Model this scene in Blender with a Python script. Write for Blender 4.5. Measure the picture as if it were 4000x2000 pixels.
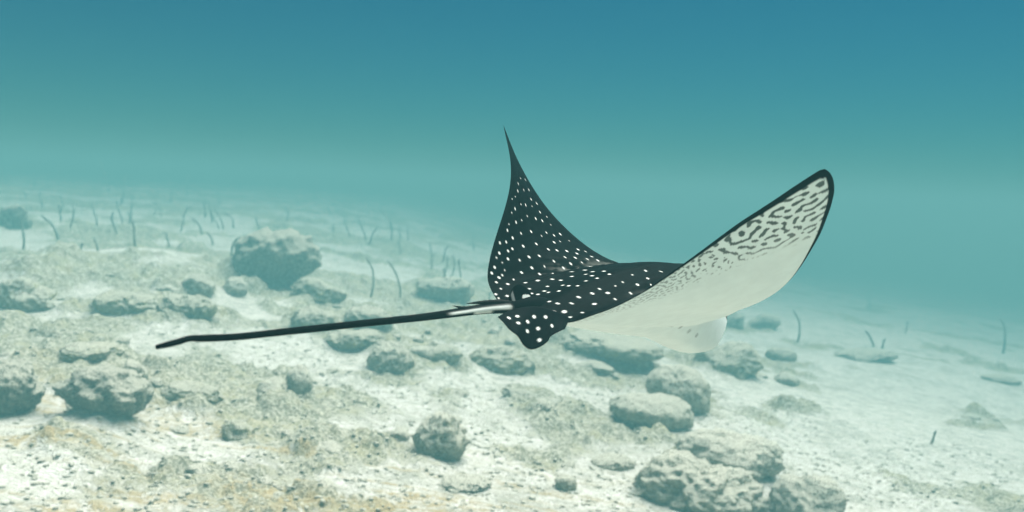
import bpy, bmesh, math, random
import numpy as np
from mathutils import Matrix, Vector

for _o in list(bpy.data.objects):
    bpy.data.objects.remove(_o)
sc = bpy.context.scene
COL = sc.collection

# ------------------------------------------------------------------ camera
#@CAM
CAM = np.array([0.0, 0.0, 1.5])
PITCH, ROLL, FPX = math.radians(4.2), math.radians(2.6), 887.0
_fw = np.array([0, math.cos(PITCH), -math.sin(PITCH)])
_r0 = np.array([1.0, 0, 0]); _u0 = np.cross(_r0, _fw)
_rt = math.cos(ROLL) * _r0 + math.sin(ROLL) * _u0
_up = -math.sin(ROLL) * _r0 + math.cos(ROLL) * _u0
#@END
cd = bpy.data.cameras.new('camera')
cam = bpy.data.objects.new('camera', cd); COL.objects.link(cam); sc.camera = cam
m = Matrix.Identity(4)
for i in range(3):
    m[i][0], m[i][1], m[i][2], m[i][3] = _rt[i], _up[i], -_fw[i], CAM[i]
cam.matrix_world = m
cd.sensor_width = 36.0; cd.lens = 36.0 * FPX / 1024.0
cd.clip_start = 0.05; cd.clip_end = 400.0
cd.dof.use_dof = True; cd.dof.focus_distance = 0.83; cd.dof.aperture_fstop = 10.0

# ------------------------------------------------------------------ light
SUN_EL, SUN_AZ = math.radians(66), math.radians(35)      # azimuth clockwise from +Y
w = bpy.data.worlds.new('World'); sc.world = w; w.use_nodes = True
nt = w.node_tree; nt.nodes.clear()
sky = nt.nodes.new('ShaderNodeTexSky'); sky.sky_type = 'NISHITA'; sky.sun_disc = False
sky.sun_elevation = SUN_EL; sky.sun_rotation = SUN_AZ
tint = nt.nodes.new('ShaderNodeMix'); tint.data_type = 'RGBA'; tint.blend_type = 'MULTIPLY'
tint.inputs[0].default_value = 1.0
tint.inputs[7].default_value = (0.0001, 0.080, 0.103, 1)      # daylight after metres of sea water
bg = nt.nodes.new('ShaderNodeBackground'); bg.inputs[1].default_value = 0.10
wo = nt.nodes.new('ShaderNodeOutputWorld')
nt.links.new(sky.outputs[0], tint.inputs[6]); nt.links.new(tint.outputs[2], bg.inputs[0]); nt.links.new(bg.outputs[0], wo.inputs[0])
sl = bpy.data.lights.new('sun', 'SUN'); sl.energy = 5.0; sl.angle = math.radians(60); sl.color = (1.0, 0.98, 0.92)
sun = bpy.data.objects.new('sun', sl); COL.objects.link(sun)
sd = Vector((math.sin(SUN_AZ) * math.cos(SUN_EL), math.cos(SUN_AZ) * math.cos(SUN_EL), math.sin(SUN_EL)))
sun.rotation_euler = sd.to_track_quat('Z', 'Y').to_euler(); sun.location = (0, 0, 30)
vs = sc.view_settings
vs.view_transform = 'Standard'; vs.look = 'None'; vs.exposure = 2.03; vs.gamma = 1.0; vs.use_curve_mapping = False
sc.render.engine = 'CYCLES'
cy = sc.cycles
cy.use_denoising = True; cy.max_bounces = 5; cy.diffuse_bounces = 3; cy.volume_bounces = 1; cy.transparent_max_bounces = 8
cy.use_adaptive_sampling = False

# ------------------------------------------------------------------ helpers
def tag(o, label=None, cat=None, group=None, kind=None):
    if label: o['label'] = label
    if cat: o['category'] = cat
    if group: o['group'] = group
    if kind: o['kind'] = kind
    return o

def np_mesh(name, V, quads=None, tris=None, smooth=True):
    me = bpy.data.meshes.new(name)
    V = np.ascontiguousarray(V, np.float32)
    me.vertices.add(len(V)); me.vertices.foreach_set('co', V.ravel())
    parts, sizes = [], []
    if quads is not None and len(quads): parts.append(np.asarray(quads, np.int32).ravel()); sizes.append(np.full(len(quads), 4))
    if tris is not None and len(tris): parts.append(np.asarray(tris, np.int32).ravel()); sizes.append(np.full(len(tris), 3))
    loops = np.concatenate(parts); sizes = np.concatenate(sizes)
    starts = np.r_[0, np.cumsum(sizes)[:-1]].astype(np.int32)
    me.loops.add(len(loops)); me.loops.foreach_set('vertex_index', loops)
    me.polygons.add(len(sizes)); me.polygons.foreach_set('loop_start', starts)
    try: me.polygons.foreach_set('loop_total', sizes.astype(np.int32))
    except Exception: pass
    me.polygons.foreach_set('use_smooth', np.full(len(sizes), smooth))
    me.update(calc_edges=True); me.validate()
    return me

def mesh_obj(name, me, mat, parent=None):
    o = bpy.data.objects.new(name, me); COL.objects.link(o)
    if mat is not None and not me.materials: me.materials.append(mat)
    if parent is not None: o.parent = parent
    return o

def vattr(me, name, a):
    a = np.asarray(a, np.float32)
    if a.ndim == 1:
        at = me.attributes.new(name, 'FLOAT', 'POINT'); at.data.foreach_set('value', a)
    else:
        c = np.ones((len(a), 4), np.float32); c[:, :3] = a
        at = me.attributes.new(name, 'FLOAT_COLOR', 'POINT'); at.data.foreach_set('color', c.ravel())

def grid_quads(nu, nv, flip=False):
    i = np.arange(nu * nv).reshape(nu, nv)
    q = np.stack([i[:-1, :-1], i[1:, :-1], i[1:, 1:], i[:-1, 1:]], -1).reshape(-1, 4)
    return q[:, ::-1] if flip else q

#@NOISE
def _h(ix, iy, iz, seed):
    n = (ix.astype(np.int64) * 374761393 + iy.astype(np.int64) * 668265263 + iz.astype(np.int64) * 2147483647 + seed * 1274126177) & 0xFFFFFFFF
    n = ((n ^ (n >> 13)) * 1274126177) & 0xFFFFFFFF
    n = ((n ^ (n >> 16)) * 2246822519) & 0xFFFFFFFF
    return ((n ^ (n >> 15)) & 0xFFFFFF) / float(0x1000000)
_Z0 = np.zeros(1, np.int64)
def noise2(x, y, seed=0):
    """smooth gradient noise about -0.7..0.7"""
    xi = np.floor(x); yi = np.floor(y); fx = x - xi; fy = y - yi
    u = fx * fx * fx * (fx * (fx * 6 - 15) + 10); v = fy * fy * fy * (fy * (fy * 6 - 15) + 10)
    xi = xi.astype(np.int64); yi = yi.astype(np.int64)
    def g(dx, dy):
        a = _h(xi + dx, yi + dy, _Z0, seed) * 6.2831853
        return np.cos(a) * (fx - dx) + np.sin(a) * (fy - dy)
    a = g(0, 0); b = g(1, 0); c = g(0, 1); d = g(1, 1)
    return (a + (b - a) * u) * (1 - v) + (c + (d - c) * u) * v
def fbm2(x, y, octv, seed=0, gain=0.5):
    r = 0; a = 1.0; f = 1.0
    for k in range(octv):
        r = r + a * noise2(x * f + 17.3 * k, y * f - 9.1 * k, seed + k); a *= gain; f *= 2.03
    return r
def noise3(p, seed=0):
    i = np.floor(p); f = p - i; i = i.astype(np.int64); w = f * f * (3 - 2 * f)
    r = 0
    for dx in (0, 1):
        for dy in (0, 1):
            for dz in (0, 1):
                k = _h(i[:, 0] + dx, i[:, 1] + dy, i[:, 2] + dz, seed)
                r = r + k * (w[:, 0] if dx else 1 - w[:, 0]) * (w[:, 1] if dy else 1 - w[:, 1]) * (w[:, 2] if dz else 1 - w[:, 2])
    return r * 2 - 1
def domes(x, y, cell, seed, p, r0, r1):
    """height (in cells) of stones half sunk in the sand, one or none per cell, with a value per stone"""
    gx = x / cell; gy = y / cell
    xi = np.floor(gx).astype(np.int64); yi = np.floor(gy).astype(np.int64)
    best = np.zeros_like(gx); val = np.zeros_like(gx)
    for dx in (-1, 0, 1):
        for dy in (-1, 0, 1):
            cx = xi + dx; cy_ = yi + dy
            on = _h(cx, cy_, _Z0, seed) < p
            px = cx + _h(cx, cy_, _Z0 + 1, seed); py = cy_ + _h(cx, cy_, _Z0 + 2, seed)
            r = r0 + (r1 - r0) * _h(cx, cy_, _Z0 + 3, seed) ** 1.5
            an = _h(cx, cy_, _Z0 + 4, seed) * 3.14159; el = 0.65 + 0.35 * _h(cx, cy_, _Z0 + 5, seed)
            ax = gx - px; ay = gy - py
            bx = ax * np.cos(an) + ay * np.sin(an); by = (ay * np.cos(an) - ax * np.sin(an)) / el
            d2 = (bx * bx + by * by) / (r * r)
            hh = np.where(on & (d2 < 1), r * np.sqrt(np.maximum(0, 1 - d2 ** 1.3)), 0)
            m_ = hh > best; best = np.where(m_, hh, best); val = np.where(m_, _h(cx, cy_, _Z0 + 6, seed), val)
    return best, val
def sstep(a, b, x):
    t = np.clip((x - a) / (b - a), 0, 1); return t * t * (3 - 2 * t)
#@END

# ------------------------------------------------------------------ seabed
#@TERRAIN
# low rubble banks: x, y, radius x, radius y, height, turn, rubble amount
MOUNDS = [
    (-1.0, 5.25, 0.34, 0.35, 0.1, 0.0, 0.5),
    (0.65, 5.82, 0.38, 0.3, 0.1, 0.0, 0.5),
    (1.55, 6.36, 0.31, 0.35, 0.09, 0.0, 0.45),
    (-1.97, 5.03, 0.41, 0.4, 0.1, 0.0, 0.6),
    (0.9, 3.59, 0.24, 0.22, 0.08, 0.0, 0.5),
    (-2.95, 5.65, 0.22, 0.5, 0.16, 0.0, 0.6),
    (-2.74, 6.69, 0.69, 0.55, 0.16, 0.0, -0.8),
    (-0.51, 7.72, 0.3, 0.5, 0.12, 0.0, 0.4),
    (-0.5, 4.9, 0.28, 0.3, 0.1, 0.0, 0.6),
    (0.06, 5.71, 0.22, 0.35, 0.08, 0.0, 0.5),
    (-1.65, 3.57, 0.31, 0.3, 0.1, 0.0, 0.5),
    (-1.08, 3.72, 0.32, 0.3, 0.05, 0.0, 0.4),
    (-2.07, 5.82, 0.18, 0.3, 0.1, 0.0, 0.4),
    (-1.58, 5.4, 0.26, 0.2, -0.02, 0.0, -0.7),
    (-0.69, 4.16, 0.26, 0.15, -0.03, 0.0, -0.7),
    (0.44, 4.76, 0.23, 0.2, -0.02, 0.0, -0.6),
    (1.89, 4.49, 0.48, 0.5, -0.02, 0.0, -0.7),
    (-1.14, 2.91, 0.3, 0.15, 0.0, 0.0, -0.4),
    (-1.38, 2.82, 0.19, 0.2, 0.05, 0.0, 0.3),
    (-1.39, 3.02, 0.13, 0.1, 0.055, 0.0, -0.5),
]
def base_height(x, y):
    # the bank falls away to the right and into the distance, and rises gently on the far left
    v_ = 0.084 * x + 0.018 * y * sstep(-3.0, 4.0, x) - 0.024 * np.minimum(y, 26.0) * (1 - sstep(-6.0, 1.0, x)) - 0.52
    z = np.where(v_ > 0, -3.6 * np.tanh(v_ / 3.6), 1.35 * np.tanh(-v_ / 1.35))
    z = z + 0.10 * noise2(x * 0.23 + 3.1, y * 0.23, 11) + 0.05 * noise2(x * 0.6, y * 0.6, 12)
    for (mx, my, rx, ry, hh, an, rb) in MOUNDS:
        c_, s_ = math.cos(an), math.sin(an); dx = x - mx; dy = y - my
        u = (dx * c_ + dy * s_) / rx; v = (dy * c_ - dx * s_) / ry
        z = z + hh * np.exp(-(u * u + v * v) ** 1.2)
    return z
def rubble_mask(x, y):
    n = fbm2(x * 0.72 + 5, y * 0.72, 4, 31) + 0.55 * noise2(x * 3.0, y * 3.0, 35)
    far = sstep(3.2, 4.3, y) * (1 - 0.45 * sstep(6.8, 8.8, y))
    bias = -0.18 - 0.20 * (1 - sstep(2.9, 3.6, y)) + 0.34 * far * (1 - sstep(0.6, 2.2, x)) + 0.10 * (1 - sstep(-0.5, 1.0, x)) - 0.10 * sstep(1.2, 3.0, x)
    for (mx, my, rx, ry, hh, an, rb) in MOUNDS:
        c_, s_ = math.cos(an), math.sin(an); dx = x - mx; dy = y - my
        u = (dx * c_ + dy * s_) / rx; v = (dy * c_ - dx * s_) / ry
        bias = bias + rb * np.exp(-(u * u + v * v) ** 1.5)
    return sstep(-0.12, 0.30, n + bias)
def seabed(x, y, res=None):
    """height, rubble amount, stone tone"""
    z = base_height(x, y); rub = rubble_mask(x, y)
    if res is None: res = np.full_like(x, 0.01)
    tone = np.zeros_like(x); cov = np.zeros_like(x)
    wx = x + 0.023 * noise2(x * 12, y * 12, 51); wy = y + 0.023 * noise2(x * 12, y * 12, 52)
    for (cell, seed, p, r0, r1, k, sand) in ((0.40, 61, 0.62, 0.25, 0.60, 0.28, 0.0), (0.185, 62, 0.75, 0.2, 0.62, 0.38, 0.05), (0.09, 63, 0.85, 0.2, 0.62, 0.42, 0.22), (0.043, 64, 0.8, 0.2, 0.62, 0.50, 0.30)):
        f_ = 1 - sstep(0.16, 0.40, res / cell)
        h_, v_ = domes(wx, wy, cell, seed, p, r0, r1)
        thin = _h(np.floor(wx / cell).astype(np.int64), np.floor(wy / cell).astype(np.int64), _Z0 + 9, seed)
        a_ = np.maximum(rub, sand * sstep(-0.1, 0.35, noise2(x * 1.1 + 40, y * 1.1, seed)))
        hz = h_ * cell * k * f_ * a_
        z = z + hz; s_ = sstep(0.0, 0.14 * cell, hz)
        tone = np.where(s_ > 0.3, v_, tone); cov = np.maximum(cov, s_)
    z = z + 0.030 * rub * fbm2(x * 4.1, y * 4.1, 3, 71) + 0.010 * (0.35 + rub) * fbm2(x * 17, y * 17, 3, 72) * (1 - sstep(0.02, 0.06, res))
    rip = noise2(x * 2.4, y * 9.0, 73); z = z + 0.010 * (1 - rub) * rip * (1 - sstep(0.03, 0.09, res))
    return z, rub, tone, cov
#@END

def new_mat(name):
    mt = bpy.data.materials.new(name); mt.use_nodes = True; n_ = mt.node_tree; n_.nodes.clear()
    out = n_.nodes.new('ShaderNodeOutputMaterial'); b = n_.nodes.new('ShaderNodeBsdfPrincipled')
    n_.links.new(b.outputs[0], out.inputs[0]); b.inputs['Roughness'].default_value = 0.85
    b.inputs['Specular IOR Level'].default_value = 0.15
    return mt, n_, b
def nd(n_, t, **kw):
    x = n_.nodes.new(t)
    for k, v in kw.items(): setattr(x, k, v)
    return x
def noise_node(n_, vec, scale, detail=5, rough=0.6, out=0):
    t = nd(n_, 'ShaderNodeTexNoise'); t.inputs['Scale'].default_value = scale; t.inputs['Detail'].default_value = detail; t.inputs['Roughness'].default_value = rough
    n_.links.new(vec, t.inputs['Vector']); return t.outputs[out]
def maprange(n_, v, a, b, c=0.0, d=1.0):
    r = nd(n_, 'ShaderNodeMapRange'); r.interpolation_type = 'SMOOTHSTEP'
    for i, k in enumerate((a, b, c, d)): r.inputs[1 + i].default_value = k
    n_.links.new(v, r.inputs[0]); return r.outputs[0]
def mathn(n_, op, a, b):
    r = nd(n_, 'ShaderNodeMath', operation=op)
    for i, k in enumerate((a, b)):
        if isinstance(k, (int, float)): r.inputs[i].default_value = k
        else: n_.links.new(k, r.inputs[i])
    return r.outputs[0]
def mixc(n_, fac, a, b, mode='MIX'):
    r = nd(n_, 'ShaderNodeMix', data_type='RGBA', blend_type=mode)
    if isinstance(fac, (int, float)): r.inputs[0].default_value = fac
    else: n_.links.new(fac, r.inputs[0])
    for i, k in ((6, a), (7, b)):
        if isinstance(k, tuple): r.inputs[i].default_value = (*k, 1)
        else: n_.links.new(k, r.inputs[i])
    return r.outputs[2]
def attr(n_, name, out='Fac'):
    a = nd(n_, 'ShaderNodeAttribute'); a.attribute_name = name; return a.outputs[out]
def bump(n_, b, h, strength, dist):
    x = nd(n_, 'ShaderNodeBump'); x.inputs['Strength'].default_value = strength; x.inputs['Distance'].default_value = dist
    n_.links.new(h, x.inputs['Height']); n_.links.new(x.outputs[0], b.inputs['Normal'])

SAND = (0.90, 0.87, 0.79); OCHRE = (0.54, 0.40, 0.18)
def seabed_material():
    mt, n_, b = new_mat('seabed')
    pos = nd(n_, 'ShaderNodeNewGeometry').outputs['Position']
    rub = attr(n_, 'rubble'); tone = attr(n_, 'tone'); cov = attr(n_, 'stone'); och = attr(n_, 'ochre')
    n0 = noise_node(n_, pos, 2.2, 4, 0.6); n1 = noise_node(n_, pos, 8, 6, 0.65); n2 = noise_node(n_, pos, 25, 6, 0.7); n3 = noise_node(n_, pos, 72, 5, 0.75); n4 = noise_node(n_, pos, 190, 4, 0.7)
    sand = mixc(n_, maprange(n_, n2, 0.38, 0.68), SAND, (0.68, 0.655, 0.54))
    # broken shell and coral grit lying in drifts
    g = mathn(n_, 'ADD', mathn(n_, 'MULTIPLY', n3, 0.62), mathn(n_, 'MULTIPLY', n4, 0.38))
    g = mathn(n_, 'ADD', g, mathn(n_, 'MULTIPLY', mathn(n_, 'SUBTRACT', n0, 0.5), 0.30))
    g = mathn(n_, 'ADD', g, mathn(n_, 'MULTIPLY', mathn(n_, 'SUBTRACT', n1, 0.5), 0.48))
    sand = mixc(n_, mathn(n_, 'MULTIPLY', maprange(n_, g, 0.485, 0.60), 0.68), sand, (0.40, 0.385, 0.30))
    rock = mixc(n_, maprange(n_, n3, 0.42, 0.60), (0.26, 0.25, 0.175), (0.66, 0.63, 0.49))
    rock = mixc(n_, mathn(n_, 'MULTIPLY', maprange(n_, n1, 0.48, 0.66), 0.7), rock, (0.52, 0.475, 0.29))
    rock = mixc(n_, mathn(n_, 'MULTIPLY', maprange(n_, n2, 0.50, 0.66), 0.8), rock, (0.76, 0.73, 0.61))      # sand settled between
    k = mathn(n_, 'ADD', mathn(n_, 'MULTIPLY', rub, 0.75), mathn(n_, 'MULTIPLY', cov, 0.25))
    k = mathn(n_, 'ADD', k, mathn(n_, 'MULTIPLY', mathn(n_, 'SUBTRACT', n2, 0.5), 1.6))
    col = mixc(n_, maprange(n_, k, 0.15, 0.75), sand, rock)
    of = mathn(n_, 'MULTIPLY', och, maprange(n_, n2, 0.36, 0.60))
    col = mixc(n_, mathn(n_, 'MULTIPLY', of, 0.78), col, OCHRE)
    n_.links.new(col, b.inputs['Base Color'])
    hh = mathn(n_, 'ADD', mathn(n_, 'ADD', n2, mathn(n_, 'MULTIPLY', n3, 0.6)), mathn(n_, 'MULTIPLY', n4, 0.25))
    bump(n_, b, hh, 1.0, 0.05)
    return mt
M_SEABED = seabed_material()

def build_seabed():
    fine = np.radians(np.linspace(-46, 46, 840)); rest = np.radians(np.linspace(46, 314, 62)[1:-1])
    th = np.r_[fine, rest]
    ra = np.r_[0.25, np.geomspace(0.6, 1.9, 26)[:-1], np.geomspace(1.9, 80, 840)]
    R, TH = np.meshgrid(ra, th, indexing='ij')
    x = R * np.sin(TH); y = R * np.cos(TH)
    dr = np.gradient(ra)[:, None] * np.ones_like(R)
    z, rub, tone, cov = seabed(x.ravel(), y.ravel(), np.maximum(dr * 0.62, R * 0.002).ravel())
    nr, nth = R.shape
    i = np.arange(nr * nth).reshape(nr, nth); j = np.roll(i, -1, 1)
    q = np.stack([i[:-1], j[:-1], j[1:], i[1:]], -1).reshape(-1, 4)[:, ::-1]
    xf, yf = x.ravel(), y.ravel()
    me = np_mesh('seabed', np.c_[xf, yf, z], q)
    vattr(me, 'rubble', rub); vattr(me, 'tone', tone); vattr(me, 'stone', cov)
    # rust-brown algal film in streaks on the shallow left of the bank
    oc = sstep(0.05, 0.45, 0.12 + 0.7 * noise2(xf * 1.1 + 2, yf * 4.0, 81) + 1.0 * noise2(xf * 2.4, yf * 18, 82)) * (1 - sstep(2.8, 3.6, yf + 0.10 * xf))
    vattr(me, 'ochre', oc)
    return tag(mesh_obj('seabed', me, M_SEABED), 'pale coral sand and rubble seabed sloping away', kind='structure')
build_seabed()

# ------------------------------------------------------------------ rocks
def rock_material(name, a, b_, turf, amount, settle):
    mt, n_, b = new_mat(name)
    tc = nd(n_, 'ShaderNodeNewGeometry'); pos = tc.outputs['Position']
    n1 = noise_node(n_, pos, 9, 6, 0.65); n2 = noise_node(n_, pos, 42, 5, 0.7); n3 = noise_node(n_, pos, 120, 4, 0.7)
    n4 = noise_node(n_, pos, 180, 3, 0.7)
    col = mixc(n_, maprange(n_, n2, 0.38, 0.64), b_, a)
    col = mixc(n_, maprange(n_, n1, 0.60 - amount, 0.76 - amount), col, turf)
    col = mixc(n_, mathn(n_, 'MULTIPLY', maprange(n_, n3, 0.54, 0.64), 0.7), col, b_)
    nz = nd(n_, 'ShaderNodeSeparateXYZ'); n_.links.new(tc.outputs['Normal'], nz.inputs[0])
    sp = mathn(n_, 'ADD', mathn(n_, 'MULTIPLY', n3, 1.15), mathn(n_, 'SUBTRACT', mathn(n_, 'MULTIPLY', n2, 0.35), 0.25))
    dust = mathn(n_, 'ADD', mathn(n_, 'MULTIPLY', maprange(n_, nz.outputs[2], -0.1, 0.95), 0.30), sp)
    col = mixc(n_, mathn(n_, 'MULTIPLY', maprange(n_, dust, 0.52, 0.76), settle), col, (0.70, 0.67, 0.55))         # sand settled on the top
    n_.links.new(col, b.inputs['Base Color'])
    hh = mathn(n_, 'ADD', mathn(n_, 'ADD', n2, mathn(n_, 'MULTIPLY', n3, 0.6)), mathn(n_, 'MULTIPLY', n4, 0.3)); bump(n_, b, hh, 1.0, 0.045)
    return mt
M_ROCK = [rock_material('reef_rock', (0.64, 0.60, 0.45), (0.36, 0.335, 0.235), (0.44, 0.40, 0.25), 0.06, 0.9),
          rock_material('turfed_rock', (0.54, 0.51, 0.35), (0.29, 0.275, 0.17), (0.48, 0.43, 0.21), 0.12, 0.8),
          rock_material('pale_rock', (0.68, 0.65, 0.53), (0.40, 0.385, 0.29), (0.50, 0.47, 0.33), 0.02, 0.95),
          rock_material('shaded_rock', (0.40, 0.385, 0.29), (0.16, 0.16, 0.115), (0.28, 0.265, 0.16), 0.05, 0.7)]  # reef rock with the shade of backlit boulders put into its colour

_ico = {}
def ico(level):
    if level not in _ico:
        bm = bmesh.new(); bmesh.ops.create_icosphere(bm, subdivisions=level, radius=1.0)
        bm.verts.index_update()
        _ico[level] = (np.array([v.co[:] for v in bm.verts]), np.array([[v.index for v in f.verts] for f in bm.faces])); bm.free()
    return _ico[level]
def rock_mesh(name, level, seed, lump=0.30, rough=0.10, under=0.0, dims=(1, 1, 1)):
    """a lumpy eroded coral stone of about unit radius; under > 0 hollows the foot"""
    V, F = ico(level); V = V.copy(); rng = np.random.default_rng(seed); off = rng.uniform(-50, 50, 3)
    A = np.linalg.qr(rng.standard_normal((3, 3)))[0]; dm = np.array(dims); W = (V * (dm / dm.max())) @ A.T * 1.25
    r = 1 + lump * noise3(W * 1.1 + off, seed) + lump * 0.55 * noise3(W @ A * 2.3 + off, seed + 1)
    k = 1 - np.abs(noise3(W * 3.4 + off, seed + 2)); r = r + rough * (k - 0.6) * 1.1
    if level >= 4:
        r = r + rough * 0.6 * noise3(W @ A * 6.5 + off, seed + 3) + rough * 0.45 * noise3(W * 13 + off, seed + 4)
        pit = noise3(W @ A * 8.0 + off + 9, seed + 5); r = r - rough * 0.6 * sstep(0.30, 0.8, pit)
        if level >= 5: r = r + rough * 0.30 * noise3(W @ A * 27 + off, seed + 6)
    V = V * r[:, None]
    if under:
        lo = np.clip((0.10 - V[:, 2]) / 0.8, 0, 1)
        V[:, 0] *= 1 - under * lo; V[:, 1] *= 1 - under * 1.15 * lo
    return np_mesh(name, V, tris=F)
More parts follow.
